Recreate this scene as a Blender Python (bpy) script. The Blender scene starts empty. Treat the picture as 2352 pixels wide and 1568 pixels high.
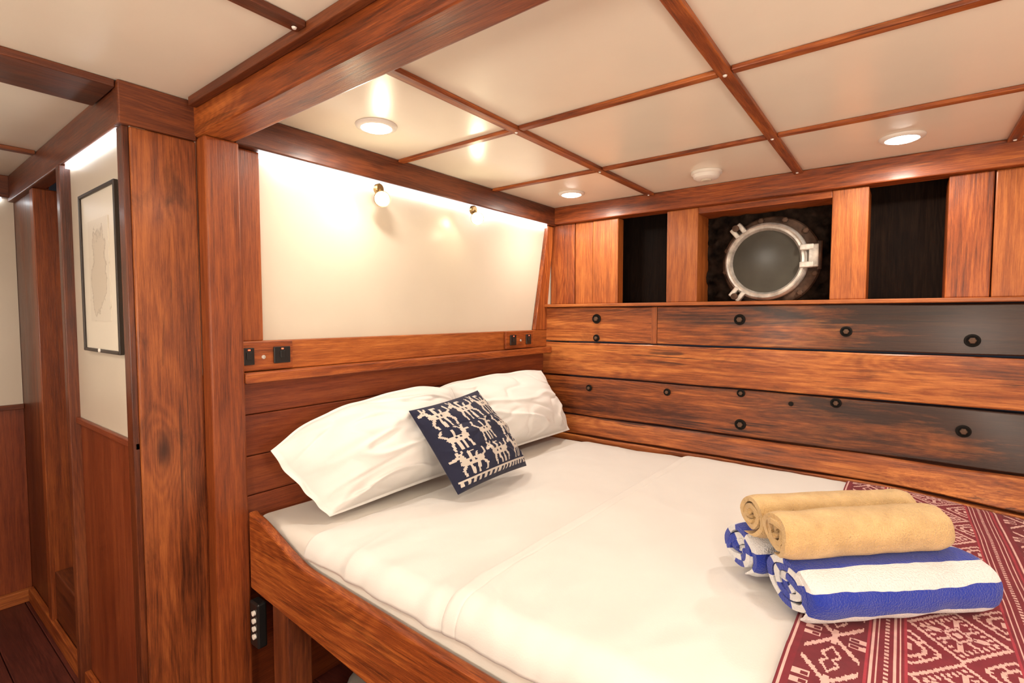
import bpy, bmesh, math, random
import numpy as np
from mathutils import Vector, Matrix, noise
random.seed(4)
sc=bpy.context.scene
COL=sc.collection
sc.view_settings.view_transform='Standard'
sc.view_settings.look='None'
sc.view_settings.exposure=0.0

# ---------------------------------------------------------------- helpers
def setp(o,label=None,cat=None,group=None,kind=None):
    if label:o["label"]=label
    if cat:o["category"]=cat
    if group:o["group"]=group
    if kind:o["kind"]=kind
    return o
def mkobj(name,verts,faces,mats,loc=(0,0,0),smooth=False,mi=None,bevel=0,seg=2,parent=None):
    loc=Vector(loc)
    me=bpy.data.meshes.new(name)
    me.from_pydata([tuple(Vector(v)-loc) for v in verts],[],faces)
    if not isinstance(mats,(list,tuple)):mats=[mats]
    for m in mats:me.materials.append(m)
    if mi is not None:me.polygons.foreach_set('material_index',mi)
    bm=bmesh.new();bm.from_mesh(me);bmesh.ops.recalc_face_normals(bm,faces=bm.faces);bm.to_mesh(me);bm.free()
    if smooth:me.polygons.foreach_set('use_smooth',[True]*len(me.polygons))
    o=bpy.data.objects.new(name,me);COL.objects.link(o);o.location=loc
    if bevel>0:
        b=o.modifiers.new('bevel','BEVEL');b.width=bevel;b.segments=seg;b.limit_method='ANGLE'
        b.harden_normals=False
    if parent is not None:attach(o,parent)
    return o
def attach(o,p):
    o.parent=p;o.location=Vector(o.location)-Vector(p.location)
def empty(name,loc):
    e=bpy.data.objects.new(name,None);COL.objects.link(e);e.location=loc;e.empty_display_size=.05
    return e
BF=[(0,1,3,2),(4,6,7,5),(0,4,5,1),(2,3,7,6),(0,2,6,4),(1,5,7,3)]
def bxv(b):
    x0,x1,y0,y1,z0,z1=b[:6]
    return [(x,y,z) for x in(x0,x1) for y in(y0,y1) for z in(z0,z1)]
def box(name,b,mat,bevel=.003,parent=None,origin=None):
    c=origin or ((b[0]+b[1])/2,(b[2]+b[3])/2,(b[4]+b[5])/2)
    return mkobj(name,bxv(b),BF,mat,c,bevel=bevel,parent=parent)
def multibox(name,boxes,mats,bevel=.002,origin=None,parent=None):
    V=[];F=[];M=[]
    for b in boxes:
        n=len(V);V+=bxv(b);F+=[tuple(i+n for i in f) for f in BF];M+=[b[6] if len(b)>6 else 0]*6
    c=origin if origin is not None else np.mean(np.array(V),axis=0)
    return mkobj(name,V,F,mats,c,mi=M,bevel=bevel,parent=parent)
def frame_of(ax):
    ax=Vector(ax).normalized()
    h=Vector((0,0,1)) if abs(ax.z)<.9 else Vector((1,0,0))
    u=h.cross(ax).normalized();w=ax.cross(u)
    return ax,u,w
def lathe(name,prof,c,ax,mat,seg=40,parent=None,smooth=True,loc=None,bevel=0):
    ax,u,w=frame_of(ax);c=Vector(c);V=[];F=[]
    n=len(prof)
    for i in range(seg):
        a=2*math.pi*i/seg
        for r,h in prof:V.append(c+ax*h+(u*math.cos(a)+w*math.sin(a))*r)
    for i in range(seg):
        k=(i+1)%seg
        for j in range(n-1):
            F.append((i*n+j,k*n+j,k*n+j+1,i*n+j+1))
    if prof[0][0]>1e-6:F.append(tuple(i*n for i in range(seg)))
    if prof[-1][0]>1e-6:F.append(tuple(i*n+n-1 for i in range(seg)))
    o=mkobj(name,V,F,mat,loc or c,smooth=False,parent=parent)
    if smooth:
        bm=bmesh.new();bm.from_mesh(o.data);bmesh.ops.remove_doubles(bm,verts=bm.verts,dist=1e-6);bm.to_mesh(o.data);bm.free()
        o.data.polygons.foreach_set('use_smooth',[len(p.vertices)<=4 for p in o.data.polygons])
        e=o.modifiers.new('es','EDGE_SPLIT');e.split_angle=math.radians(40)
    return o
def prism(name,poly,axis,a0,a1,mat,bevel=.003,parent=None):
    n=len(poly);V=[]
    for a in(a0,a1):
        for p,q in poly:
            V.append({'x':(a,p,q),'y':(p,a,q),'z':(p,q,a)}[axis])
    F=[tuple(range(n)),tuple(range(2*n-1,n-1,-1))]+[(i,(i+1)%n,n+(i+1)%n,n+i) for i in range(n)]
    c=np.mean(np.array(V),axis=0)
    return mkobj(name,V,F,mat,c,bevel=bevel,parent=parent)

# ---------------------------------------------------------------- materials
def base(name,col=(.8,.8,.8),rough=.5,metal=0,spec=.5,sheen=0,coat=0):
    m=bpy.data.materials.new(name);m.use_nodes=True
    b=m.node_tree.nodes['Principled BSDF']
    b.inputs['Base Color'].default_value=(*col,1)
    b.inputs['Roughness'].default_value=rough
    b.inputs['Metallic'].default_value=metal
    b.inputs['Specular IOR Level'].default_value=spec
    b.inputs['Sheen Weight'].default_value=sheen
    b.inputs['Coat Weight'].default_value=coat
    return m,m.node_tree.nodes,m.node_tree.links,b
def addbump(nt,lk,b,scale,strength,dist=.002,detail=4,vec=None):
    n=nt.new('ShaderNodeTexNoise');n.inputs['Scale'].default_value=scale;n.inputs['Detail'].default_value=detail
    if vec is None:
        tc=nt.new('ShaderNodeTexCoord');vec=tc.outputs['Object']
    lk.new(vec,n.inputs['Vector'])
    bp=nt.new('ShaderNodeBump');bp.inputs['Strength'].default_value=strength;bp.inputs['Distance'].default_value=dist
    lk.new(n.outputs['Fac'],bp.inputs['Height']);lk.new(bp.outputs['Normal'],b.inputs['Normal'])
    return n
def plain(name,col,rough=.5,metal=0,bump=0,bs=200,var=.06,vs=6,**k):
    m,nt,lk,b=base(name,col,rough,metal,**k)
    tc=nt.new('ShaderNodeTexCoord')
    n=nt.new('ShaderNodeTexNoise');n.inputs['Scale'].default_value=vs;n.inputs['Detail'].default_value=4
    lk.new(tc.outputs['Object'],n.inputs['Vector'])
    r=nt.new('ShaderNodeValToRGB')
    r.color_ramp.elements[0].position=.3;r.color_ramp.elements[1].position=.7
    r.color_ramp.elements[0].color=tuple(c*(1-var) for c in col)+(1,)
    r.color_ramp.elements[1].color=tuple(min(1,c*(1+var)) for c in col)+(1,)
    lk.new(n.outputs['Fac'],r.inputs['Fac']);lk.new(r.outputs['Color'],b.inputs['Base Color'])
    if bump:addbump(nt,lk,b,bs,bump)
    return m
def emis(name,col,s):
    m,nt,lk,b=base(name,col)
    b.inputs['Emission Color'].default_value=(*col,1);b.inputs['Emission Strength'].default_value=s
    return m
def wood(name,dark,mid,light,axis,rough=.38,ring=.12,scale=1.0,char=None,coat=.15,fine=.42,contrast=1.0,spots=0.,spec=.4,knots=0.,cracks=0.):
    m,nt,lk,b=base(name,mid,rough,coat=coat,spec=spec);b.inputs['Coat Roughness'].default_value=.2
    def N(t):return nt.new('ShaderNode'+t)
    def math_(op,a,bb=None,c=None):
        n=N('Math');n.operation=op
        for i,v in enumerate((a,bb,c)):
            if v is None:continue
            if isinstance(v,(int,float)):n.inputs[i].default_value=v
            else:lk.new(v,n.inputs[i])
        return n.outputs[0]
    tc=N('TexCoord');oi=N('ObjectInfo')
    off=math_('MULTIPLY',oi.outputs['Random'],31.7)
    add=N('VectorMath');add.operation='ADD';lk.new(tc.outputs['Object'],add.inputs[0]);lk.new(off,add.inputs[1])
    ai={'X':0,'Y':1,'Z':2}[axis]
    def mp(al,ac):
        n=N('Mapping');s=[ac*scale]*3;s[ai]=al*scale
        n.inputs['Scale'].default_value=s;lk.new(add.outputs[0],n.inputs['Vector']);return n.outputs[0]
    def noi(al,ac,det,dist=0,ro=.5):
        n=N('TexNoise');n.inputs['Scale'].default_value=1;n.inputs['Detail'].default_value=det;n.inputs['Distortion'].default_value=dist
        n.inputs['Roughness'].default_value=ro
        lk.new(mp(al,ac),n.inputs['Vector']);return n.outputs['Fac']
    n1=noi(1.5,36,10,.12,.76)
    n2=noi(12,320,5,0,.8)
    n3=noi(.9,6,1.5)
    n4=noi(1.3,3.6,4,.2,.6)
    if knots>0:
        vo=N('TexVoronoi');vo.inputs['Scale'].default_value=1;lk.new(mp(2.4,6.5),vo.inputs['Vector'])
        kd=N('MapRange');kd.interpolation_type='SMOOTHSTEP';kd.inputs[1].default_value=0;kd.inputs[2].default_value=.42;kd.inputs[3].default_value=1;kd.inputs[4].default_value=0
        lk.new(vo.outputs['Distance'],kd.inputs[0])
        n3=math_('MULTIPLY_ADD',kd.outputs[0],.13*knots,n3)
        kc=N('MapRange');kc.interpolation_type='SMOOTHSTEP';kc.inputs[1].default_value=.02;kc.inputs[2].default_value=.20;kc.inputs[3].default_value=1;kc.inputs[4].default_value=0
        lk.new(vo.outputs['Distance'],kc.inputs[0]);kcore=math_('MULTIPLY',kc.outputs[0],knots)
    rg=math_('SINE',math_('MULTIPLY',n3,190))
    rg=math_('MULTIPLY_ADD',rg,.5,.5)
    f=math_('MULTIPLY_ADD',math_('SUBTRACT',n1,.5),1.7*contrast,.5)
    f=math_('MULTIPLY_ADD',math_('SUBTRACT',n4,.5),1.1*contrast,f)
    f=math_('MULTIPLY_ADD',math_('SUBTRACT',rg,.5),ring,f)
    f=math_('MULTIPLY_ADD',math_('SUBTRACT',n2,.5),fine*2.9,f)
    r=N('ValToRGB');cr=r.color_ramp
    cr.elements[0].position=.08;cr.elements[0].color=(*dark,1)
    cr.elements[1].position=.92;cr.elements[1].color=(*light,1)
    e=cr.elements.new(.5);e.color=(*mid,1)
    lk.new(f,r.inputs['Fac'])
    col=r.outputs['Color']
    def mixto(col,fac,c2):
        mx=N('MixRGB');mx.inputs[2].default_value=(*c2,1)
        lk.new(fac,mx.inputs[0]);lk.new(col,mx.inputs[1]);return mx.outputs[0]
    dk=(dark[0]*.4,dark[1]*.4,dark[2]*.5)
    if spots>0:
        ns=noi(5,13,7,.6,.65)
        mm=N('MapRange');mm.inputs[1].default_value=.54;mm.inputs[2].default_value=.74;mm.inputs[4].default_value=spots
        lk.new(ns,mm.inputs[0]);col=mixto(col,mm.outputs[0],(dark[0]*.6,dark[1]*.6,dark[2]*.6))
    if knots>0:col=mixto(col,kcore,dk)
    if cracks>0:
        nk=noi(2.6,80,5,.2,.65);ng=noi(2.0,7,4,.3)
        q=math_('ADD',nk,math_('MULTIPLY',ng,.5))
        mm=N('MapRange');mm.inputs[1].default_value=.85;mm.inputs[2].default_value=.92;mm.inputs[4].default_value=cracks
        lk.new(q,mm.inputs[0]);col=mixto(col,mm.outputs[0],dk)
    if char is not None:
        sx=N('SeparateXYZ');lk.new(tc.outputs['Object'],sx.inputs[0])
        nc=noi(1.8,16,10,.3,.72)
        g=N('MapRange');g.inputs[1].default_value=char-.9;g.inputs[2].default_value=char+.35;g.inputs[3].default_value=-.01;g.inputs[4].default_value=.48
        lk.new(sx.outputs['X'],g.inputs[0])
        q=math_('ADD',nc,g.outputs[0])
        mm=N('MapRange');mm.inputs[1].default_value=.55;mm.inputs[2].default_value=.84;mm.inputs[4].default_value=.95
        lk.new(q,mm.inputs[0]);col=mixto(col,mm.outputs[0],(.024,.012,.009))
    lk.new(col,b.inputs['Base Color'])
    rr=N('MapRange');rr.inputs[1].default_value=.3;rr.inputs[2].default_value=.7;rr.inputs[3].default_value=rough-.1;rr.inputs[4].default_value=rough+.2
    lk.new(n4,rr.inputs[0]);lk.new(rr.outputs[0],b.inputs['Roughness'])
    bp=N('Bump');bp.inputs['Strength'].default_value=.4;bp.inputs['Distance'].default_value=.002
    lk.new(math_('ADD',n2,n1),bp.inputs['Height']);lk.new(bp.outputs['Normal'],b.inputs['Normal'])
    return m
D=(.075,.015,.0045);M_=(.265,.057,.011);Lt=(.53,.155,.030)
W={}
for a in 'XYZ':
    W['std'+a]=wood('teak_'+a,D,M_,Lt,a,cracks=.45)
    W['dark'+a]=wood('dark_teak_'+a,(.045,.010,.004),(.125,.029,.009),(.24,.063,.016),a)
    W['orange'+a]=wood('orange_teak_'+a,(.15,.034,.008),(.35,.092,.018),(.57,.19,.041),a,ring=.08,contrast=.85,cracks=.3)
    W['red'+a]=wood('red_teak_'+a,(.085,.015,.006),(.205,.040,.011),(.33,.082,.021),a,ring=.05,contrast=.8)
W['post']=wood('post_teak',(.075,.015,.005),(.22,.047,.010),(.40,.105,.021),'Z',ring=.06,contrast=.85,cracks=.35)
W['knot']=wood('knotty_teak',(.050,.012,.004),(.20,.048,.012),(.39,.115,.027),'Z',ring=.14,spots=.7,scale=1.1,knots=.9,cracks=.55)
W['hull']=wood('hull_timber',(.095,.021,.006),(.32,.080,.016),(.62,.215,.050),'X',ring=.12,contrast=1.2,spots=.5,cracks=.8,knots=.4)
W['hullc']=wood('charred_hull_timber',(.095,.021,.006),(.36,.092,.017),(.66,.24,.055),'X',ring=.12,contrast=1.2,char=1.40,cracks=.95,spots=.4)
W['hulld']=wood('smoked_hull_timber',(.065,.014,.005),(.25,.062,.014),(.52,.16,.036),'X',ring=.12,contrast=1.2,char=1.58,spots=.6,cracks=.85,knots=.45)
W['floor']=wood('floor_boards',(.025,.005,.004),(.070,.013,.009),(.14,.030,.017),'X',rough=.35,contrast=.9)
cream=plain('cream_panel',(.63,.555,.45),.30,var=.02,bump=.02,bs=6)
ceilm=plain('cream_ceiling_panel',(.88,.805,.67),.27,var=.02,bump=.02,bs=5)
black=plain('black_void',(.008,.006,.005),.8,spec=.2)
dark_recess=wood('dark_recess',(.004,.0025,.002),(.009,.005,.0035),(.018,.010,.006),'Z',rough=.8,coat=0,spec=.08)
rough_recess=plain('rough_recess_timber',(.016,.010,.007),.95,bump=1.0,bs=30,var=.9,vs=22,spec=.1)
sheetw=plain('white_cotton',(.71,.685,.655),.85,var=.02,bump=.12,bs=350,sheen=.05)
pilw=plain('white_pillowcase',(.76,.74,.715),.85,var=.015,bump=.1,bs=350,sheen=.05)
mattw=plain('mattress_sheet',(.70,.665,.61),.85,var=.02,bump=.1,bs=300)
blackp=plain('black_plastic',(.012,.011,.011),.35)
steel=plain('brushed_steel',(.22,.20,.17),.35,1,bump=.1,bs=80)
brass=plain('aged_brass',(.36,.25,.12),.35,1,bump=.1,bs=80)
chrome=plain('worn_chrome',(.60,.57,.52),.45,.55,bump=.9,bs=40,var=.35,vs=30)
bronze=plain('old_bronze',(.08,.045,.028),.7,.4,bump=1.0,bs=35,var=.7,vs=25)
whitep=plain('white_plastic',(.80,.76,.70),.4)
glassd=plain('dark_glass',(.060,.056,.045),.14,spec=.25,var=.25)
lampw=emis('lamp_glow',(1,.93,.82),26)
bulb=emis('bulb_glow',(1,.90,.62),90)
ledm=emis('led_strip_glow',(.90,.95,1),8)
redled=emis('red_indicator',(1,.12,.05),2)

def struct(o):
    o["kind"]="structure";return o
ZF=.18;ZC=1.912
# ---------------------------------------------------------------- shell
fl=[]
y=-3.3
while y<.2:
    fl.append((-1.6,2.7,y,min(y+.118,.2),ZF-.06,ZF));y+=.12
fo=struct(multibox('floor',fl,W['floor'],.002))
struct(box('ceiling',(-1.6,2.7,-3.3,.4,ZC,ZC+.06),ceilm,0))
wl=[(-.09,0,-1.70,.2,ZF,.84,0),(-.09,0,-1.70,.2,.842,.955,0),(-.09,0,-1.70,.2,.957,1.075,0),(-.09,0,-1.70,.2,1.077,1.20,0),(-.09,-.002,-1.70,.2,1.20,ZC,1)]
struct(multibox('wall_left',wl,[W['redY'],cream],.003,origin=(0,0,0)))
def hk(x):
    return .24*(1-math.exp(-3.6*max(0,x-1.42)**1.6))
V=[];F=[];MI=[]
def slab(x0,x1,zb,zt,yb,yt,mi,nx=160,th=.05,kb=0,kt=0):
    n=len(V)
    for i in range(nx+1):
        x=x0+(x1-x0)*i/nx
        k=hk(x)
        wt=-.002+.0035*noise.noise(Vector((x*4,zt*9,1)));wb=.002+.0035*noise.noise(Vector((x*4,zb*9,5)))
        rows=[(yb-k*kb,zb+wb),(yb-k*kb-.003,zb+wb+.004),(yt-k*kt-.003,zt+wt-.004),(yt-k*kt,zt+wt),(yt-k*kt+th,zt+wt),(yb-k*kb+th,zb+wb)]
        for (yy,zz) in rows:V.append((x,yy,zz))
    m=6
    for i in range(nx):
        for j in range(m):
            a=n+i*m+j;b=n+i*m+(j+1)%m
            F.append((a,b,b+m,a+m));MI.append(mi)
    F.append(tuple(n+q for q in range(m)));MI.append(mi);e=n+nx*m;F.append(tuple(e+q for q in range(m-1,-1,-1)));MI.append(mi)
slab(-.0,.585,1.233,1.402,-.062,-.062,0)
slab(.585,.610,1.233,1.402,-.064,-.064,3,nx=2)
slab(.612,2.59,1.233,1.402,-.062,-.062,1)
slab(0,2.59,1.063,1.229,-.062,-.062,0)
slab(0,2.59,.870,1.059,-.066,-.060,2,kb=.12)
slab(0,2.59,.776,.866,-.080,-.062,0,kb=.80,kt=.12)
slab(0,2.59,ZF,.772,-.085,-.085,0,kb=.80,kt=.80)
hull=struct(mkobj('wall_back',V,F,[W['hull'],W['hullc'],W['hulld'],W['orangeZ']],(0,0,0),mi=MI,smooth=True))
e=hull.modifiers.new('es','EDGE_SPLIT');e.split_angle=math.radians(25)
struct(box('trim_1',(0.0,2.7,-.088,.16,1.403,1.418),W['orangeX'],.003))
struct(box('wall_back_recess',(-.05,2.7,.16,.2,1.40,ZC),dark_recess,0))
struct(box('trim_2',(0.0,2.7,-.03,.05,1.828,ZC-.001),W['stdX'],.004))
for (a,b,yo,ye,mt) in ((.003,.146,.0,.158,'std'),(.148,.247,.004,.158,'orange'),(.249,.386,0,.06,'orange'),(.626,.763,-.004,.158,'orange'),(1.256,1.369,-.004,.158,'orange'),(1.588,1.70,0,.158,'std'),(1.703,1.95,.004,.158,'orange'),(1.953,2.69,0,.158,'std')):
    struct(box('trim_3',(a,b,yo,ye,1.419,1.827),W[mt+'Z'],.004))
struct(box('trim_4',(.763,1.256,-.0,.158,1.800,1.827),W['stdX'],.002))
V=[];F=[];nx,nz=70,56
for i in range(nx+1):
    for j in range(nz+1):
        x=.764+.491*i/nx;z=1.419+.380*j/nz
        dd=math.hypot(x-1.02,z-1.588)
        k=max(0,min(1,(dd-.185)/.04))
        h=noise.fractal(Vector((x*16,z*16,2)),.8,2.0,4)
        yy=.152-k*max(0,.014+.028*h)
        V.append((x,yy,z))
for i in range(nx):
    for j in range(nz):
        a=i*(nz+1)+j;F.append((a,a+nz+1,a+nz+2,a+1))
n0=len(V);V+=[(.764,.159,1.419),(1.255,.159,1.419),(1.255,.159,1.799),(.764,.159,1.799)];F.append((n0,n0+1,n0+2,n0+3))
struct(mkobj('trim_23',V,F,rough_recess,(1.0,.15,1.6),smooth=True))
struct(multibox('wall_right',[(2.6,2.7,-3.3,.2,ZF,1.05,1),(2.6,2.7,-3.3,.2,1.05,ZC,0)],[cream,W['stdZ']],0))
struct(multibox('wall_front',[(-1.6,2.6,-3.3,-3.2,ZF,1.05,1),(-1.6,2.6,-3.3,-3.2,1.05,ZC,0)],[cream,W['stdZ']],0))
cy=.012
def cbox(name,b,m,bv):
    return struct(box(name,(b[0],b[1],b[2]+cy,b[3]+cy,b[4],b[5]),m,bv))
struct(multibox('wall_corridor',[(-.56,-.0,-1.845+cy,-1.80,ZF,1.045,0),(-.56,-.0,-1.845+cy,-1.80,1.045,ZC-.001,1),(-1.6,-.975,-1.845+cy,-1.80,ZF,ZC-.001,2)],[W['redZ'],cream,W['darkZ']],0))
struct(multibox('wall_end',[(-1.5,-1.38,-3.2,-1.846+cy,ZF,.99,0),(-1.5,-1.381,-3.2,-1.846+cy,.99,ZC-.001,1)],[W['redZ'],cream],0))
cbox('trim_5',(-1.379,-1.36,-3.2,-1.846,.98,1.0),W['darkY'],.002)
cbox('trim_6',(-1.379,-1.34,-3.2,-1.846,1.825,ZC-.001),W['darkY'],.003)
cbox('baseboard_end',(-1.379,-1.355,-3.2,-1.85,ZF,ZF+.05),W['orangeY'],.002)
cbox('baseboard_corridor',(-1.35,-.002,-1.862,-1.846,ZF,ZF+.06),W['stdX'],.002)
cbox('trim_7',(-1.37,-.032,-1.865,-1.82,1.812,ZC-.001),W['darkX'],.003)
cbox('trim_8',(-.56,-.0,-1.856,-1.846,1.03,1.048),W['redX'],.002)
cbox('trim_9',(-.565,-.530,-1.872,-1.70,ZF,1.811),W['darkZ'],.003)
cbox('trim_10',(-1.02,-.97,-1.858,-1.67,ZF,1.811),W['post'],.003)
cbox('wall_closet',(-1.02,-.10,-1.67,-1.655,ZF,1.811),W['darkZ'],0)
cbox('trim_11',(-.969,-.566,-1.845,-1.672,ZF,.42),W['darkX'],.004)
cbox('trim_12',(-.040,.0,-1.860,-1.846,ZF,1.811),W['darkZ'],.002)
struct(box('trim_13',(-.03,.006,-1.834,-1.690,ZF,1.811),W['knot'],.004))
struct(box('trim_14',(-.05,.052,-1.688,-1.602,ZF,1.822),W['post'],.005))
struct(box('trim_15',(-.03,.012,-1.856,-1.690,1.812,ZC-.001),W['darkY'],.003))
struct(box('trim_16',(-.18,-.0,-3.2,-1.857,1.894,ZC-.0005),W['darkY'],.003))
struct(box('trim_17',(-.04,2.6,-1.695,-1.608,1.823,ZC-.001),W['stdX'],.006))
struct(box('trim_18',(0.0,.045,-1.607,0,1.822,ZC-.001),W['darkY'],.004))
struct(box('trim_19',(0.0,.018,-1.601,-1.532,1.288,1.821),W['post'],.003))
struct(prism('trim_20',[(-.052,1.821),(.0,1.821),(-.055,1.42),(-.064,1.288),(-.170,1.288)],'x',.0,.022,W['stdZ'],.003))
struct(box('trim_21',(0.0,.020,-1.601,-.063,1.202,1.288),W['orangeY'],.003))
sh=box('shelf',(0.0,.055,-1.601,-.066,1.172,1.201),W['stdY'],.004)
setp(sh,"narrow varnished wooden shelf along the headboard wall","shelf")

def batten(b,m='darkX'):
    return struct(box('trim_22',b,W[m],.002))
zb=ZC-.013
for x in (.560,1.146,1.735):
    batten((x-.015,x+.015,-1.606,-.031,zb,ZC-.0005),'stdY')
for x in (.560,1.146,1.735):
    batten((x-.016,x+.016,-3.2,-1.716,zb,ZC-.0005),'darkY')
for y in (-1.04,-.52):
    xs=[.046,.544,.576,1.130,1.162,1.719,1.751,2.6]
    for i in range(0,8,2):batten((xs[i],xs[i+1],y-.012,y+.012,zb+.002,ZC-.0005),'stdX')
batten((.031,2.6,-1.715,-1.696,zb-.01,ZC-.0005))
batten((-.87,-.84,-3.2,-1.856,zb,ZC-.0005),'darkY')
batten((-1.36,-.181,-2.45,-2.42,zb+.002,ZC-.0005),'darkX')
for (x,y) in ((.56,-1.04),(.56,-.52),(1.146,-1.04),(1.146,-.52),(.56,-.06),(1.146,-.06),(1.735,-.06),(.56,-1.73),(.56,-1.57)):
    o=lathe('batten_screw',[(.0001,-.0035),(.0035,-.003),(.005,0)],(x,y,zb-.001),(0,0,1),whitep,seg=12)
    setp(o,"small pale screw in a ceiling batten","screw","ceiling batten screws")

# ---------------------------------------------------------------- ceiling lamps
def pointlight(name,loc,e,r,col,parent=None,typ='POINT',rot=None,size=.1,spot=None):
    l=bpy.data.lights.new(name,typ);l.energy=e;l.color=col
    if typ=='AREA':l.shape='DISK';l.size=size
    else:l.shadow_soft_size=r
    if spot:l.spot_size=spot;l.spot_blend=.8
    o=bpy.data.objects.new(name,l);COL.objects.link(o);o.location=loc
    if rot:o.rotation_euler=rot
    if parent:attach(o,parent)
    return o
WARM=(1,.91,.79)
def downlight(x,y,label,e=6.0):
    c=empty('ceiling_lamp',(x,y,ZC))
    lathe('rim',[(.042,-.003),(.044,-.009),(.050,-.009),(.058,-.005),(.060,-.0005)],(x,y,ZC),(0,0,1),whitep,parent=c,seg=48)
    lathe('lens',[(.0001,-.017),(.02,-.016),(.036,-.012),(.0425,-.006)],(x,y,ZC),(0,0,1),lampw,parent=c,seg=48)
    pointlight('lamp_light',(x,y,ZC-.03),e,0,WARM,c,'AREA',size=.08)
    setp(c,label,"ceiling light","round ceiling downlights")
downlight(.247,-1.301,"round white ceiling downlight glowing above the pillows",3.2)
downlight(.273,-.246,"round white ceiling downlight glowing near the cabin corner",3.8)
downlight(1.46,-.251,"round white ceiling downlight glowing beside the hull beam",4.8)
downlight(1.45,-1.32,"added unseen fill downlight above the foot of the bed",3.0)  # from here down: extra downlights out of view, added to brighten the cabin
downlight(.5,-2.5,"added unseen fill downlight over the cabin floor",5)
downlight(2.0,-2.5,"added unseen fill downlight over the cabin floor",5)
downlight(-.7,-2.6,"added unseen fill downlight in the corridor",2.6)
def fill_sconce(x,y,z,ax,e):  # added uplight on an unseen wall, lifts the ceiling brightness
    c=empty('added_fill_lamp',(x,y,z))
    lathe('lamp_shade',[(.03,0),(.075,.10),(.072,.10),(.028,.004)],(x+ax[0]*.1,y+ax[1]*.1,z-.05),(0,0,1),whitep,parent=c)
    box('bracket',(min(x,x+ax[0]*.1)-.01,max(x,x+ax[0]*.1)+.01,min(y,y+ax[1]*.1)-.01,max(y,y+ax[1]*.1)+.01,z-.07,z-.052),steel,parent=c)
    pointlight('lamp_light',(x+ax[0]*.12,y+ax[1]*.12,z+.02),e,.14,WARM,c)
    setp(c,"added cone fill light with white shade, out of view","wall lamp","added fill lights")
fill_sconce(1.9,-3.19,1.20,(0,1),38)
fill_sconce(.6,-3.19,1.20,(0,1),31)
fill_sconce(2.59,-1.9,1.20,(-1,0),31)
c=empty('smoke_detector',(.863,-.229,ZC))
lathe('body',[(.0001,-.030),(.036,-.030),(.046,-.024),(.050,-.012),(.056,-.010),(.056,-.0005)],(.863,-.229,ZC),(0,0,1),whitep,parent=c,seg=48)
lathe('sensor_cap',[(.0001,-.036),(.016,-.036),(.02,-.0305)],(.863,-.229,ZC),(0,0,1),cream,parent=c,seg=24)
setp(c,"round white smoke detector on the cream ceiling","smoke detector")
def wallspot(y,z,label):
    c=empty('wall_spotlight',(.046,y,z+.055))
    lathe('mount',[(.018,0),(.018,.012),(.014,.016)],(.0455,y,z+.062),(1,0,0),brass,parent=c,seg=24)
    lathe('arm',[(.005,0),(.005,.03)],(.058,y,z+.060),(.5,0,-.8),brass,parent=c,seg=12)
    ax=Vector((.66,-.66,-.34)).normalized()
    p=Vector((.072,y,z+.028))
    lathe('lamp_shade',[(.0001,-.034),(.016,-.032),(.022,-.016),(.027,.016),(.0245,.016),(.018,-.010),(.0001,-.012)],p,ax,brass,parent=c,seg=28)
    lathe('bulb',[(.0001,.026),(.010,.025),(.018,.021),(.0205,.012),(.017,.002),(.0001,.0)],p,ax,bulb,parent=c,seg=24)
    o=pointlight('lamp_light',p+ax*.05+Vector((.02,0,-.035)),.3,.02,(1,.84,.56),c)
    setp(c,label,"spotlight","reading spotlights on the headboard wall")
wallspot(-1.143,1.728,"small brass reading spotlight lit over the near pillow")
wallspot(-.662,1.735,"small brass reading spotlight lit over the far pillow")
def led(b,label):
    o=box('led_strip',b,ledm,0);setp(o,label,"light strip")
led((.0005,.014,-1.53,-.055,1.810,1.8215),"cool white led strip above the cream headboard panel")
led((-.525,-.042,-1.845,-1.8335,1.800,1.8115),"cool white led strip above the corridor panel")
led((-1.3805,-1.370,-3.1,-1.87,1.815,1.8245),"cool white led strip on the corridor end wall")

# ---------------------------------------------------------------- sockets
def socketplate(y0,y1,sock,screw,label):
    ym=(y0+y1)/2
    c=empty('socket_panel',(.02,ym,1.245))
    box('plate',(.0205,.032,y0,y1,1.205,1.286),W['stdY'],.002,parent=c)
    for (a,b) in sock:
        box('socket',(.0322,.038,a,b,1.222,1.270),blackp,.002,parent=c)
        m=(a+b)/2
        box('rocker',(.0382,.041,m-.007,m+.007,1.238,1.258),blackp,.001,parent=c)
        box('indicator',(.0382,.0395,m-.003,m+.003,1.262,1.266),redled,0,parent=c)
    lathe('screw',[(.006,0),(.005,.003),(.0001,.004)],(.032,screw,1.242),(1,0,0),chrome,parent=c,seg=16)
    setp(c,label,"wall socket","bedside socket panels")
socketplate(-1.600,-1.452,((-1.598,-1.568),(-1.512,-1.462)),-1.540,"wooden panel with black sockets beside the cabin post")
socketplate(-.418,-.20,((-.39,-.345),(-.265,-.225)),-.305,"wooden panel with black sockets near the hull corner")

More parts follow.
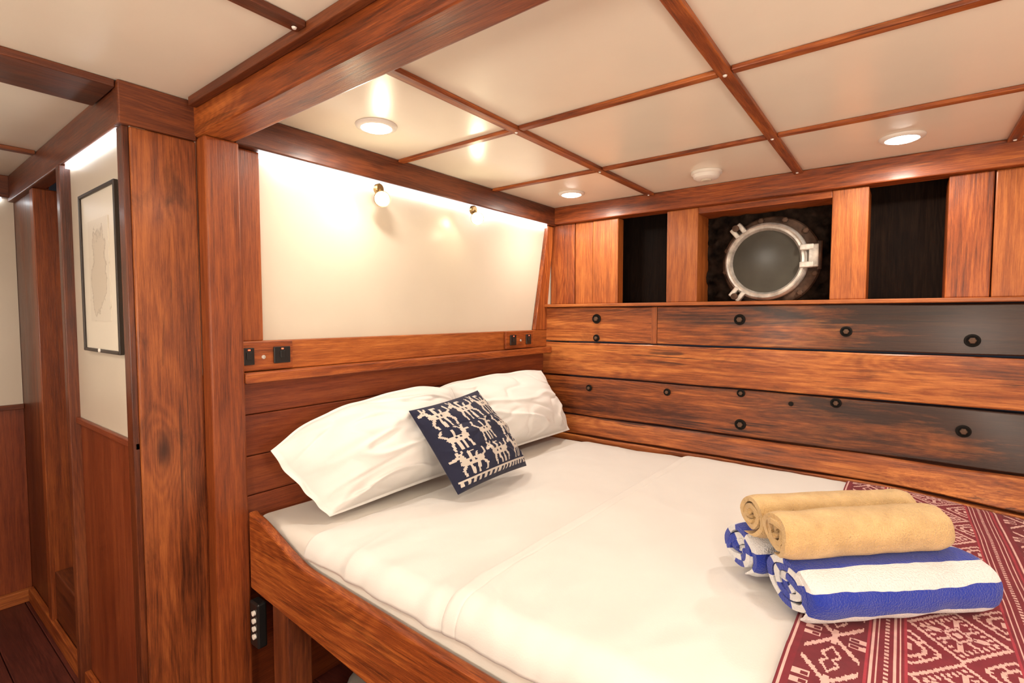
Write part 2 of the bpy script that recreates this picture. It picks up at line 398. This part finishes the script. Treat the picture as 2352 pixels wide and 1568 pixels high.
def bolt(x,z,r,label="dark iron hull bolt in a black counterbore",yy=-.0675):
    ax=(0,-1,0)
    if z<1.06:yy=-.0675-.12*hk(x)*(1.059-z)/.19-.003
    c=empty('hull_bolt',(x,yy,z))
    lathe('counterbore',[(r,0),(r*.96,.003),(r*.74,.004),(r*.70,.0015),(.0001,.0015)],(x,yy,z),ax,black,seg=28,parent=c)  # thin black disc on the plank marks the counterbore
    lathe('hex_nut',[(r*.5,.0016),(r*.5,.010),(r*.42,.012),(.0001,.0125)],(x,yy,z),ax,bronze,seg=6,smooth=False,parent=c)
    setp(c,label,"bolt","iron bolts in the hull planks")
for x,z,r in ((.310,1.345,.023),(.310,1.253,.017),(.956,1.344,.022),(1.318,1.303,.019),(1.658,1.280,.021),(.274,1.008,.016),(.663,1.023,.016),(.968,1.047,.016),(.968,.919,.022),(1.294,1.041,.018),(1.646,.986,.020)):
    bolt(x,z,r)
o=lathe('hull_peg_hole',[(.009,0),(.008,.002),(.0001,.002)],(1.148,-.069,1.022),(0,-1,0),black,seg=20)
setp(o,"small dark plug hole in the hull plank","bolt hole")

# ---------------------------------------------------------------- porthole
PX,PY,PZ=1.010,.122,1.588
P=empty('porthole',(PX,PY,PZ))
ax=(0,-1,0)
def ring(name,cx,cz,y,prof,mat,seg=64):
    return lathe(name,prof,(cx,y,cz),ax,mat,seg=seg,parent=P)
ring('backing_plate',PX+.012,PZ,.146,[(.001,0),(.190,0),(.192,.006),(.186,.014),(.165,.018),(.001,.018)],bronze)
ring('window_rim',PX,PZ,PY,[(.128,-.0),(.161,-.0),(.163,.010),(.160,.022),(.152,.030),(.146,.024),(.138,.026),(.131,.016),(.128,.0)],chrome)
ring('window_glass',PX,PZ,PY,[(.001,.010),(.1315,.010),(.1315,.002),(.001,.002)],glassd)
for k in range(12):
    a=k*math.pi/6+.2
    lathe('rim_bolt',[(.012,0),(.012,.012),(.008,.014),(.0001,.014)],(PX+.012+.178*math.cos(a),.131,PZ+.178*math.sin(a)),ax,bronze,seg=6,smooth=False,parent=P)
def blockrot(name,cx,cz,w,h,y0,y1,ang,mat):
    ca,sa=math.cos(ang),math.sin(ang);V=[]
    for dx in(-w/2,w/2):
        for yy in(y0,y1):
            for dz in(-h/2,h/2):V.append((cx+dx*ca-dz*sa,yy,cz+dx*sa+dz*ca))
    return mkobj(name,V,BF,mat,(cx,(y0+y1)/2,cz),bevel=.004,parent=P)
blockrot('hinge',PX+.180,PZ+.012,.036,.092,.086,.13,0,chrome)
blockrot('hinge',PX+.155,PZ+.047,.05,.024,.084,.12,0,chrome)
blockrot('hinge',PX+.155,PZ-.023,.05,.024,.084,.12,0,chrome)
lathe('hinge_pin',[(.008,-.055),(.009,.055)],(PX+.200,.095,PZ+.012),(0,0,1),bronze,seg=16,parent=P)
for (a,) in ((math.radians(128),),(math.radians(232),)):
    for s in (-1,1):
        cx=PX+.172*math.cos(a)+s*.017*math.sin(a);cz=PZ+.172*math.sin(a)-s*.017*math.cos(a)
        blockrot('clamp_lug',cx,cz,.048,.019,.086,.12,a,chrome)
    lathe('clamp_bolt',[(.008,-.03),(.008,.015),(.014,.016),(.014,.025),(.0001,.027)],(PX+.184*math.cos(a),.10,PZ+.184*math.sin(a)),ax,bronze,seg=12,parent=P)
setp(P,"round worn silver metal porthole window with hinge and bolted bronze flange","porthole")

# ---------------------------------------------------------------- picture
yw=-1.846+cy
c=empty('picture_frame',(-.25,yw,1.48))
x0,x1,z0,z1=-.404,-.085,1.260,1.700
frm=plain('dark_frame_wood',(.022,.013,.009),.4)
ft=.009
multibox('frame',[(x0,x0+ft,yw-.012,yw-.001,z0,z1),(x1-ft,x1,yw-.012,yw-.001,z0,z1),(x0+ft,x1-ft,yw-.012,yw-.001,z0,z0+ft),(x0+ft,x1-ft,yw-.012,yw-.001,z1-ft,z1)],frm,.002,parent=c)
matb=plain('picture_mat',(.76,.70,.59),.35,var=.02)
box('mat_board',(x0+ft,x1-ft,yw-.006,yw-.0015,z0+ft,z1-ft),matb,0,parent=c)
am,nt,lk,b=base('faint_drawing',(.6,.5,.4),.4)
tc=nt.new('ShaderNodeTexCoord')
n=nt.new('ShaderNodeTexNoise');n.inputs['Scale'].default_value=9;n.inputs['Detail'].default_value=7;n.inputs['Roughness'].default_value=.6
lk.new(tc.outputs['Object'],n.inputs['Vector'])
g=nt.new('ShaderNodeTexGradient');g.gradient_type='SPHERICAL';mpn=nt.new('ShaderNodeMapping');mpn.inputs['Scale'].default_value=(11,11,7)
lk.new(tc.outputs['Object'],mpn.inputs[0]);lk.new(mpn.outputs[0],g.inputs[0])
mu=nt.new('ShaderNodeMath');mu.operation='MULTIPLY_ADD';mu.inputs[1].default_value=.45;lk.new(g.outputs['Fac'],mu.inputs[0]);lk.new(n.outputs[0],mu.inputs[2])
r=nt.new('ShaderNodeValToRGB');cr=r.color_ramp
cr.elements[0].position=.60;cr.elements[0].color=(.71,.65,.55,1)
cr.elements[1].position=.66;cr.elements[1].color=(.62,.55,.45,1)
e1=cr.elements.new(.625);e1.color=(.46,.40,.32,1)
lk.new(mu.outputs[0],r.inputs[0]);lk.new(r.outputs[0],b.inputs['Base Color'])
box('drawing',(-.335,-.155,yw-.0075,yw-.0062,1.345,1.62),am,0,parent=c)
lathe('screw',[(.006,0),(.005,.003),(.0001,.004)],(-.25,yw-.012,z0+.006),(0,-1,0),whitep,parent=c,seg=14)
setp(c,"dark framed faint drawing hanging on the cream corridor panel","picture")

# ---------------------------------------------------------------- bed
BED=empty('bed',(1.2,-.85,ZF))
pts=[(.054,.600),(.62,.555),(1.0,.540),(2.55,.540),(2.55,.700)]
xs=[2.0,1.5,1.0,.8,.6,.42,.36,.32,.29,.26,.23,.20,.17,.14,.11,.054]
def railz(x):
    if x>.34:return .734-.022*min(1,(x-.34)/.6)
    t=(.34-x)/.286
    s=t*t*(3-2*t)*.5+t*.5
    return .734+.082*s
pts+=[(x,railz(x)) for x in xs]
prism('side_rail',pts,'y',-1.604,-1.580,W['stdX'],.005,parent=BED)
box('bed_base',(.054,2.55,-1.577,-.36,.575,.605),W['redX'],.003,parent=BED)
box('leg',(.160,.240,-1.597,-1.53,ZF,.588),W['darkZ'],.004,parent=BED)
box('leg',(1.5,1.58,-1.597,-1.53,ZF,.540),W['darkZ'],.004,parent=BED)
box('back_board',(.30,2.5,-1.20,-1.17,ZF,.574),W['darkX'],.003,parent=BED)
setp(BED,"built-in varnished wooden berth frame with curved side rail","bed")
c=empty('key_safe',(.10,-1.606,.52))
box('body',(.062,.108,-1.612,-1.585,.445,.572),blackp,.005,parent=c)
for k in range(4):
    lathe('dial',[(.007,0),(.007,.006),(.0001,.007)],(.092,-1.612,.545-.022*k),(0,-1,0),whitep,seg=14,parent=c)
setp(c,"small black box with four white dials by the post","key safe")

def tilt(y):
    return .016*(-(y)-.75)/.75
ol=[(.012,-1.572)]+[(2.5,-1.572)]+[(2.5-i*.05,-.13-hk(2.5-i*.05)) for i in range(0,49)]+[(.012,-.13)]
o=prism('mattress',ol,'z',.607,.774,mattw,0)
for v in o.data.vertices:
    if v.co.z>0:v.co.z+=tilt(v.co.y+o.location.y)
m=o.modifiers.new('b','BEVEL');m.width=.035;m.segments=6;m.limit_method='ANGLE';m.angle_limit=math.radians(50)
o.data.polygons.foreach_set('use_smooth',[True]*len(o.data.polygons))
setp(o,"thick mattress with white fitted sheet in the berth","mattress")

def fbm(x,y,z,o=3):
    return noise.fractal(Vector((x,y,z)),1.0,2.0,o)
V=[];F=[];nu,nv=36,18
for i in range(nu):
    for j in range(nv+1):
        a=2*math.pi*i/nu;p=math.pi*j/nv
        rr=1+.10*noise.noise(Vector((math.cos(a)*1.5,math.sin(a)*1.5,p)))+.04*noise.noise(Vector((math.cos(a)*5,math.sin(a)*5,p*3)))
        sx=math.copysign(abs(math.sin(p)*math.cos(a))**.7,math.sin(p)*math.cos(a));sy=math.copysign(abs(math.sin(p)*math.sin(a))**.7,math.sin(p)*math.sin(a))
        V.append((.47+.15*sx*rr,-1.44+.10*sy*rr,max(ZF+.002,ZF+.135+.14*math.cos(p)*rr)))
for i in range(nu):
    for j in range(nv):
        k=(i+1)%nu;F.append((i*(nv+1)+j,i*(nv+1)+j+1,k*(nv+1)+j+1,k*(nv+1)+j))
bagm=plain('grey_bag_cloth',(.13,.115,.10),.9,bump=.4,bs=120)
bag=empty('travel_bag',(.47,-1.44,ZF))
mkobj('body',V,F,bagm,(.47,-1.44,ZF),smooth=True,parent=bag)
V=[];F=[]
for i in range(25):
    a=math.pi*i/24
    for (dy,dz) in ((-.012,0),(.012,0),(.012,.005),(-.012,.005)):
        V.append((.47-.08*math.cos(a),-1.49+dy,ZF+.23+(.07+dz)*math.sin(a)))
for i in range(24):
    for j in range(4):F.append((i*4+j,i*4+(j+1)%4,(i+1)*4+(j+1)%4,(i+1)*4+j))
mkobj('strap',V,F,plain('red_strap',(.30,.03,.02),.8),(.47,-1.49,ZF+.2),smooth=True,parent=bag)
setp(bag,"crumpled grey travel bag with red strap stowed under the berth","bag")

def cloth(name,x0,x1,zt,yn,yf,mat,nx,ny,seed,amp,hang=.05,roll0=True,r=.06,solid=.006,colf=None,eh=.018,hem=None,fdrop=.016):
    V=[]
    fine=60 if roll0 else 0
    for i in range(nx+1):
        u=i/nx;x=x0+(x1-x0)*u
        if roll0:
            if i<=fine:x=x0+.07*(i/fine)**1.3
            else:x=x0+.07+(x1-x0-.07)*(i-fine)/(nx-fine)
        yfx=yf-hk(x)
        flat=(yfx-yn-r)
        L=flat+r*math.pi/2+hang
        for j in range(ny+1):
            s=L*j/ny
            if s<flat:y=yfx-s;z=zt;nrm=(0,1)
            elif s<flat+r*math.pi/2:
                ph=(s-flat)/r;y=yfx-flat-r*math.sin(ph);z=zt-r*(1-math.cos(ph));nrm=(-math.sin(ph),math.cos(ph))
            else:
                y=yn;z=zt-r-(s-flat-r*math.pi/2);nrm=(-1,0)
            z+=tilt(y)
            d=0
            if roll0:
                e=(x-x0)/eh
                if e<1:d-=eh*.9*(1-math.sqrt(max(0,1-(1-e)**2)))
                if hem:
                    d-=.0036*math.exp(-((x-x0-hem)/.003)**2)
            fy=(yfx-y)/.14
            if fy<1:d-=fdrop*(1-fy)**2
            edge=min(1,max(0,(s-(flat-.34))/.34))
            w=fbm(x*3+seed,y*2.2,seed)*amp*.6+fbm(x*10+seed,y*6+2,seed)*amp*.28
            cr=1-abs(fbm(x*2.3+.8*y+seed,y*1.1-x*.6,seed+3,2))*5
            w+=amp*.6*max(0,cr)**2*(.4+.6*edge)
            w+=edge*edge*amp*1.5*fbm(x*11+seed*3,s*3,seed,2)
            d+=w
            xx=x+ (edge*edge*amp*2.5*fbm(s*5,1.3,seed+4)*max(0,1-(x-x0)/.3) if roll0 else 0)
            V.append((xx,y+nrm[0]*d,z+nrm[1]*d))
    F=[(i*(ny+1)+j,(i+1)*(ny+1)+j,(i+1)*(ny+1)+j+1,i*(ny+1)+j+1) for i in range(nx) for j in range(ny)]
    c=((x0+x1)/2,(yn+yf)/2,zt)
    o=mkobj(name,V,F,mat,c,smooth=True)
    me=o.data
    if me.polygons[len(me.polygons)//2].normal.z<0:me.flip_normals()
    if colf:
        ca=me.color_attributes.new('pattern','FLOAT_COLOR','CORNER')
        arr=np.ones((len(me.loops),4),dtype=np.float32)
        k=0
        for f in me.polygons:
            i=F[f.index][0]//(ny+1);j=F[f.index][0]%(ny+1)
            vv=V[F[f.index][0]]
            cc=colf((x1-x0)*(i+.5)/nx,1.0*( -vv[1]+max(0,zt-.03-vv[2])))
            for _ in f.vertices:
                arr[k,:3]=cc;k+=1
        ca.data.foreach_set('color',arr.ravel())
    if solid:
        s=o.modifiers.new('s','SOLIDIFY');s.thickness=solid;s.offset=1
    return o
o=cloth('folded_top_sheet',.285,.81,.775,-1.577,-.105,sheetw,170,220,3.1,.007,hang=.0,r=.045,eh=.012,solid=.007)
setp(o,"white top sheet folded back below the pillows","sheet")
o=cloth('duvet',.790,2.5,.795,-1.580,-.105,sheetw,280,220,3.1,.007,hang=.012,r=.05,solid=.009,eh=.012,hem=.034,fdrop=.036)
setp(o,"white cotton duvet cover spread over the berth","duvet")

# ikat runner
MAR=(.185,.008,.020);MAR2=(.15,.007,.017);PINK=(.68,.42,.38);ROSE=(.36,.025,.045)
def bigm(p,t):
    p=round(p/.04)*.04;t=round(t/.03)*.03
    a=abs(p);b=abs(t);m=a+b
    if abs(m-.95)<.06:return 1
    if m<.12:return 1
    if abs(m-.26)<.05:return 1
    if .34<m<.62:
        if a<.07 or b<.07:return 1
        if abs(a-b)<.06:return 1
    if .62<=m<.80 and int((a-b+3)*10)%2==0:return 1
    if m>1.10:
        if max(1-a,1-b)<.12:return 1
        rr=abs(a-.95)+abs(b-.95)
        if .24<rr<.36:return 1
        if .50<rr<.60:return 1
        if rr<.62 and rr>.36 and abs(a-b)<.05:return 1
    return 0
def smm(p,t):
    p=round(p/.06)*.06;t=round(t/.035)*.035
    a=abs(p);b=abs(t)
    if abs(b-a*.85-.05)<.09 and a<.85:return 1
    if a>.42 and abs(b-.14)<.10 and not(abs(a-.64)<.1 and abs(b-.14)<.045):return 1
    if abs(abs(a)+abs(b-.80)-.30)<.06:return 1
    if a<.09 and b<.34:return 1
    return 0
def runnercol(s,y):
    per=.350
    s=s%per if s>.02 else s
    if s<.004:return MAR
    if s<.008:return PINK
    if s<.018:return MAR
    if .018<=s<.104:
        p=(s-.061)/.043;t=((y/.150)%1)*2-1
        return PINK if smm(p,t) else MAR2
    if s<.156: q=(s-.104)/.052
    elif s<.294:
        p=(s-.225)/.069;t=((y/.175)%1)*2-1
        return PINK if bigm(p,t) else MAR
    else: q=(s-.294)/.056
    for a,b in ((.12,.17),(.26,.31),(.69,.74),(.83,.88)):
        if a<q<b:return PINK
    if .44<q<.55:return PINK if (y/.012)%1<.55 else MAR
    return ROSE if (q<.06 or q>.94) else MAR
rm,nt,lk,b=base('ikat_weave',(.3,.02,.03),.9,sheen=.05)
at=nt.new('ShaderNodeVertexColor');at.layer_name='pattern'
tc=nt.new('ShaderNodeTexCoord');n=nt.new('ShaderNodeTexNoise');n.inputs['Scale'].default_value=60;n.inputs['Detail'].default_value=3
lk.new(tc.outputs['Object'],n.inputs['Vector'])
mr=nt.new('ShaderNodeMapRange');mr.inputs[3].default_value=.72;mr.inputs[4].default_value=1.2;lk.new(n.outputs[0],mr.inputs[0])
vm=nt.new('ShaderNodeVectorMath');vm.operation='SCALE';lk.new(at.outputs['Color'],vm.inputs[0]);lk.new(mr.outputs[0],vm.inputs['Scale'])
lk.new(vm.outputs[0],b.inputs['Base Color']);addbump(nt,lk,b,500,.25)
o=cloth('bed_runner',1.345,2.05,.810,-1.594,-.112,rm,360,760,3.1,.007,hang=.05,r=.055,roll0=False,solid=.003,colf=runnercol,fdrop=.036)
setp(o,"maroon ikat bed runner with pale pink tribal motifs","bed runner")

# ---------------------------------------------------------------- pillows
def pillow(name,BL,BR,TR,TL,front,back,mat,n,seed,wr=.008,label='',group=None,cat='pillow',colf=None,pinch=.06,pw=2.4,arch=0.,hp=.55,fl=0,rc=0):
    BL,BR,TR,TL=map(Vector,(BL,BR,TR,TL))
    nm=((BR+TR)-(BL+TL)).cross((TL+TR)-(BL+BR)).normalized()
    up=((TL+TR)-(BL+BR)).normalized()
    c=(BL+BR+TR+TL)/4
    V=[];idx={}
    def pos(u,v,side):
        uu=u*(1-pinch*(1-v*v));vv=v*(1-pinch*1.3*(1-u*u))
        if rc:
            k=rc*(abs(u)*abs(v))**3
            uu*=1-k;vv*=1-k
        a=(uu+1)/2;b_=(vv+1)/2
        p=BL*(1-a)*(1-b_)+BR*a*(1-b_)+TR*a*b_+TL*(1-a)*b_
        if arch:
            p=p+up*arch*(1-abs(u)**2.2)*max(0,b_)
            p=p+up*.012*noise.noise(Vector((u*2.5,seed,0)))*b_
        k=1-fl
        ue=min(1,abs(u)/k);ve=min(1,abs(v)/k)
        h=(max(0,1-ue**pw)*max(0,1-ve**pw))**hp
        h*=1+.28*(-v)
        flut=0
        if fl:
            flut=.016*noise.noise(Vector((u*3+seed,v*3,3)))*max(0,max(abs(u),abs(v))-.75)/.25
        if side>0:
            w=wr*(noise.noise(Vector((u*1.6+seed,v*2.1,seed)))*1.3+.5*noise.noise(Vector((u*2.5+v*2+seed,v*4-u*2,seed+2))))
            a1=noise.noise(Vector((u*1.1-v*.6+seed,v*2.0+u*.9,seed+7)))
            w+=wr*.8*math.exp(-(a1/.12)**2)
            a2=noise.noise(Vector((u*1.7+v*1.3,v*1.8-u*1.0,seed+17)))
            w-=wr*.5*math.exp(-(a2/.10)**2)
            for (cu,cv,ph) in ((-1,-1,0),(1,-1,2),(-1,1,4)):
                dd=math.hypot(u-cu,v-cv)
                w+=wr*.6*math.sin(12*math.atan2(abs(v-cv),abs(u-cu)+1e-6)+seed+ph)*max(0,1-dd/.9)*min(1,dd*3)
            edge=min(1,2*h)
            return p+nm*(front*h+w*edge+flut+.002)
        return p-nm*(back*h-flut)
    for side in (1,-1):
        for i in range(n+1):
            for j in range(n+1):
                u=-1+2*i/n;v=-1+2*j/n
                u2=math.sin(u*math.pi/2)*.35+u*.65;v2=math.sin(v*math.pi/2)*.35+v*.65
                if colf:u2,v2=u,v
                if side<0 and (i in(0,n) or j in(0,n)):
                    idx[(side,i,j)]=idx[(1,i,j)];continue
                idx[(side,i,j)]=len(V);V.append(pos(u2,v2,side))
    F=[];cols=[]
    for side in(1,-1):
        for i in range(n):
            for j in range(n):
                q=[idx[(side,i,j)],idx[(side,i+1,j)],idx[(side,i+1,j+1)],idx[(side,i,j+1)]]
                if side<0:q.reverse()
                F.append(tuple(q))
                if colf:
                    cols.append(colf((i+.5)/n,(j+.5)/n) if side>0 else (.02,.025,.06))
    o=mkobj(name,V,F,mat,c,smooth=True)
    if colf:
        ca=o.data.color_attributes.new('pattern','FLOAT_COLOR','CORNER')
        arr=np.ones((len(o.data.loops),4),dtype=np.float32)
        for p in o.data.polygons:
            for li in p.loop_indices:arr[li,:3]=cols[p.index]
        ca.data.foreach_set('color',arr.ravel())
    setp(o,label,cat,group)
    return o
pillow('pillow',(.250,-1.490,.803),(.225,-.855,.800),(.110,-.845,1.088),(.090,-1.580,.990),.140,.06,pilw,150,2.3,.016,"plump white pillow with creased case leaning against the headboard","bed pillows",arch=.060,pinch=.035,pw=2.0,hp=.66,fl=.05,rc=.05)
pillow('pillow',(.195,-.845,.800),(.20,-.110,.795),(.070,-.165,1.095),(.060,-.895,1.085),.120,.045,pilw,150,9.7,.012,"white pillow leaning in the corner by the hull planks","bed pillows",arch=.022,pinch=.035,pw=2.0,hp=.66,fl=.05,rc=.04)
NAVY=(.010,.012,.038);CRM=(.58,.52,.46)
def seg(px,py,ax_,ay,bx,by):
    dx,dy=bx-ax_,by-ay;L=dx*dx+dy*dy
    t=max(0,min(1,((px-ax_)*dx+(py-ay)*dy)/L))
    return math.hypot(px-ax_-t*dx,py-ay-t*dy)
HORSE=[(.30,.46,.72,.46,.12),(.30,.44,.20,.18,.07),(.20,.17,.05,.27,.045),(.20,.16,.18,.03,.03),(.24,.16,.30,.04,.025),
 (.78,.42,.92,.32,.03),(.92,.32,.94,.10,.028),
 (.28,.56,.20,.74,.04),(.20,.74,.24,.96,.032),(.42,.58,.44,.96,.034),(.62,.58,.60,.96,.034),(.76,.56,.86,.74,.04),(.86,.74,.82,.96,.032),(.46,.34,.46,.10,.035),(.46,.10,.60,.10,.03),(.62,.34,.68,.22,.03)]
STAG=[(.32,.48,.70,.48,.11),(.32,.44,.26,.20,.06),(.26,.19,.10,.25,.042),(.25,.15,.12,.03,.027),(.30,.15,.42,.03,.027),(.18,.08,.22,.0,.02),
 (.74,.44,.88,.22,.034),(.88,.22,.80,.08,.028),(.32,.56,.26,.96,.034),(.46,.58,.46,.96,.032),(.60,.58,.60,.96,.032),(.72,.56,.80,.96,.034),(.54,.36,.54,.14,.03)]
def cushcol(a,b):
    a=(int(a*104)+.5)/104;v=(int((1-b)*96)+.5)/96
    if a<.02 or a>.98:return NAVY
    if v>.965 or v<.02:return NAVY
    if v>.875:
        if .885<v<.905:return CRM
        return CRM if (int(a*35)%2 and .91<v<.95) else NAVY
    rw=(v-.025)/.283
    row=int(rw);fy=rw-row
    if row>2 or fy>.97:return NAVY
    cx=(a-.02)/.32
    ci=int(cx);fx=cx-ci
    if row==1:fx=1-fx
    S=HORSE if row!=1 else STAG
    for (x1_,y1_,x2_,y2_,r) in S:
        if seg(fx,fy,x1_,y1_,x2_,y2_)<r+.002:
            if math.hypot(fx-.42,fy-.46)<.035 or math.hypot(fx-.56,fy-.46)<.035 or math.hypot(fx-.19,fy-.19)<.02:return NAVY
            return CRM
    return NAVY
cm,nt,lk,b=base('ikat_cushion_cloth',(.02,.02,.05),.9,sheen=.05)
at=nt.new('ShaderNodeVertexColor');at.layer_name='pattern';lk.new(at.outputs['Color'],b.inputs['Base Color']);addbump(nt,lk,b,450,.3)
pillow('cushion',(.415,-1.145,.812),(.395,-.760,.808),(.275,-.895,1.092),(.285,-1.225,1.068),.085,.02,cm,208,5.1,.006,"small navy cushion woven with cream animal figures against the pillows",None,'cushion',cushcol,pinch=.03,pw=2.2)

# ---------------------------------------------------------------- towels
def terry(name,striped):
    m,nt,lk,b=base(name,(.62,.36,.13),.95,sheen=.25)
    tc=nt.new('ShaderNodeTexCoord')
    if striped:
        at=nt.new('ShaderNodeAttribute');at.attribute_name='arc'
        n=nt.new('ShaderNodeTexNoise');n.inputs['Scale'].default_value=14
        lk.new(tc.outputs['Object'],n.inputs['Vector'])
        ma=nt.new('ShaderNodeMath');ma.operation='MULTIPLY_ADD';ma.inputs[1].default_value=.016;lk.new(n.outputs[0],ma.inputs[0]);lk.new(at.outputs['Fac'],ma.inputs[2])
        dv=nt.new('ShaderNodeMath');dv.operation='DIVIDE';dv.inputs[1].default_value=.092;lk.new(ma.outputs[0],dv.inputs[0])
        fr=nt.new('ShaderNodeMath');fr.operation='FRACT';lk.new(dv.outputs[0],fr.inputs[0])
        gt=nt.new('ShaderNodeMath');gt.operation='GREATER_THAN';gt.inputs[1].default_value=.5;lk.new(fr.outputs[0],gt.inputs[0])
        mx=nt.new('ShaderNodeMixRGB');mx.inputs[1].default_value=(.76,.75,.76,1);mx.inputs[2].default_value=(.006,.030,.36,1)
        lk.new(gt.outputs[0],mx.inputs[0]);lk.new(mx.outputs[0],b.inputs['Base Color'])
    else:
        n=nt.new('ShaderNodeTexNoise');n.inputs['Scale'].default_value=30;n.inputs['Detail'].default_value=5;lk.new(tc.outputs['Object'],n.inputs['Vector'])
        r=nt.new('ShaderNodeValToRGB');r.color_ramp.elements[0].color=(.54,.345,.145,1);r.color_ramp.elements[1].color=(.68,.455,.205,1)
        r.color_ramp.elements[0].position=.3;r.color_ramp.elements[1].position=.7
        lk.new(n.outputs[0],r.inputs[0]);lk.new(r.outputs[0],b.inputs['Base Color'])
    addbump(nt,lk,b,330,.9,.005,4)
    return m
tY=terry('honey_terry',False);tB=terry('striped_terry',True)
def roll(name,p0,ang,length,rx,rz,gap,mat,seed,phase,label,group,arc0=0,flatten=.8):
    p0=Vector(p0);A=Vector((math.cos(ang),math.sin(ang),0));B=Vector((-math.sin(ang),math.cos(ang),0));Z=Vector((0,0,1))
    R=(rx+rz)/2
    turns=R/gap-.35
    tot=turns*2*math.pi;ns=int(turns*36);nl=46
    th=gap*.94
    V=[];arc=[];F=[]
    prof=[]
    s=0;pr=None
    for i in range(ns+1):
        t=tot*i/ns
        r=gap*.35+gap*t/(2*math.pi)
        a=phase+(t-tot)
        r*=1+.14*noise.noise(Vector((a*.45+seed,seed*2,.3)))*min(1,t/4)
        q=(r*math.cos(a)*rx/R,r*math.sin(a)*rz/R)
        if pr:s+=math.hypot(q[0]-pr[0],q[1]-pr[1])
        pr=q
        tt=th*(.92+.08*math.sin(a*3))*min(1,.25+(ns-i)/8)
        q2=((r-tt)*math.cos(a)*rx/R,(r-tt)*math.sin(a)*rz/R)
        prof.append((q,q2,s,a,r))
    S=s
    m=2*(ns+1)
    for k in range(nl+1):
        w=k/nl
        e=min(w,1-w)*length
        for layer in(0,1):
            rng=prof if layer==0 else prof[::-1]
            for (q,q2,s,a,r) in rng:
                Q=q if layer==0 else q2
                f=min(1,r/R)
                bul=1+.10*f*noise.noise(Vector((w*3+seed,a*.8,seed)))+.05*f*noise.noise(Vector((w*8+seed,a*2,seed)))
                if e<.022:bul*=1-.10*(1-e/.022)**2*f
                dr=-1 if w<.5 else 1
                xoff=dr*(-.008*(1-f)+.014*noise.noise(Vector((a*.5,seed,1 if w<.5 else 5))))*abs(w-.5)*2
                zz=Q[1]*bul
                if zz<-rz*flatten:zz=-rz*flatten+(zz+rz*flatten)*.25
                yy=Q[0]*bul
                V.append(p0+A*(length*w+xoff)+B*yy+Z*zz);arc.append(S-s+arc0)
    for k in range(nl):
        for i in range(m):
            j=(i+1)%m
            F.append((k*m+i,k*m+j,(k+1)*m+j,(k+1)*m+i))
    for k in(0,nl):
        for i in range(ns):
            F.append((k*m+i,k*m+i+1,k*m+m-2-i,k*m+m-1-i))
    c=p0+A*length/2
    o=mkobj(name,V,F,mat,c,smooth=True)
    at=o.data.attributes.new('arc','FLOAT','POINT');at.data.foreach_set('value',arc)
    e=o.modifiers.new('es','EDGE_SPLIT');e.split_angle=math.radians(60)
    setp(o,label,"towel",group);return o
ang=math.radians(44)
cA=Vector((math.cos(ang),math.sin(ang),0));cB=Vector((-math.sin(ang),math.cos(ang),0))
pb=Vector((1.325,-1.238,.871))
roll('rolled_towel',pb,ang,.365,.080,.056,.0165,tB,1.1,-2.2,"rolled blue and white striped towel on the ikat runner","striped towels",arc0=.008)
roll('rolled_towel',pb+cB*.150-cA*.005+Vector((0,0,-.001)),ang,.365,.072,.054,.0165,tB,4.1,-2.0,"rolled blue and white striped towel on the white duvet side","striped towels",arc0=.0)
py_=Vector((1.303,-1.243,.963))
roll('rolled_towel',py_,ang,.330,.051,.047,.0125,tY,2.1,-1.5,"rolled honey yellow towel stacked on striped towels","yellow towels")
roll('rolled_towel',py_+cB*.092+cA*.010+Vector((0,0,-.004)),ang,.340,.049,.045,.0125,tY,6.1,-1.3,"rolled honey yellow towel stacked behind its twin","yellow towels")

# ---------------------------------------------------------------- world, camera
w=bpy.data.worlds.new('world');sc.world=w;w.use_nodes=True
w.node_tree.nodes['Background'].inputs[0].default_value=(.02,.02,.025,1)
cd=bpy.data.cameras.new('camera');cam=bpy.data.objects.new('camera',cd);COL.objects.link(cam)
cd.lens=1170/2352*36;cd.sensor_width=36;cd.clip_start=.02
cam.location=(1.48,-2.26,1.36)
cam.rotation_euler=(math.radians(90-2.9),0,math.radians(37.5))
sc.camera=cam
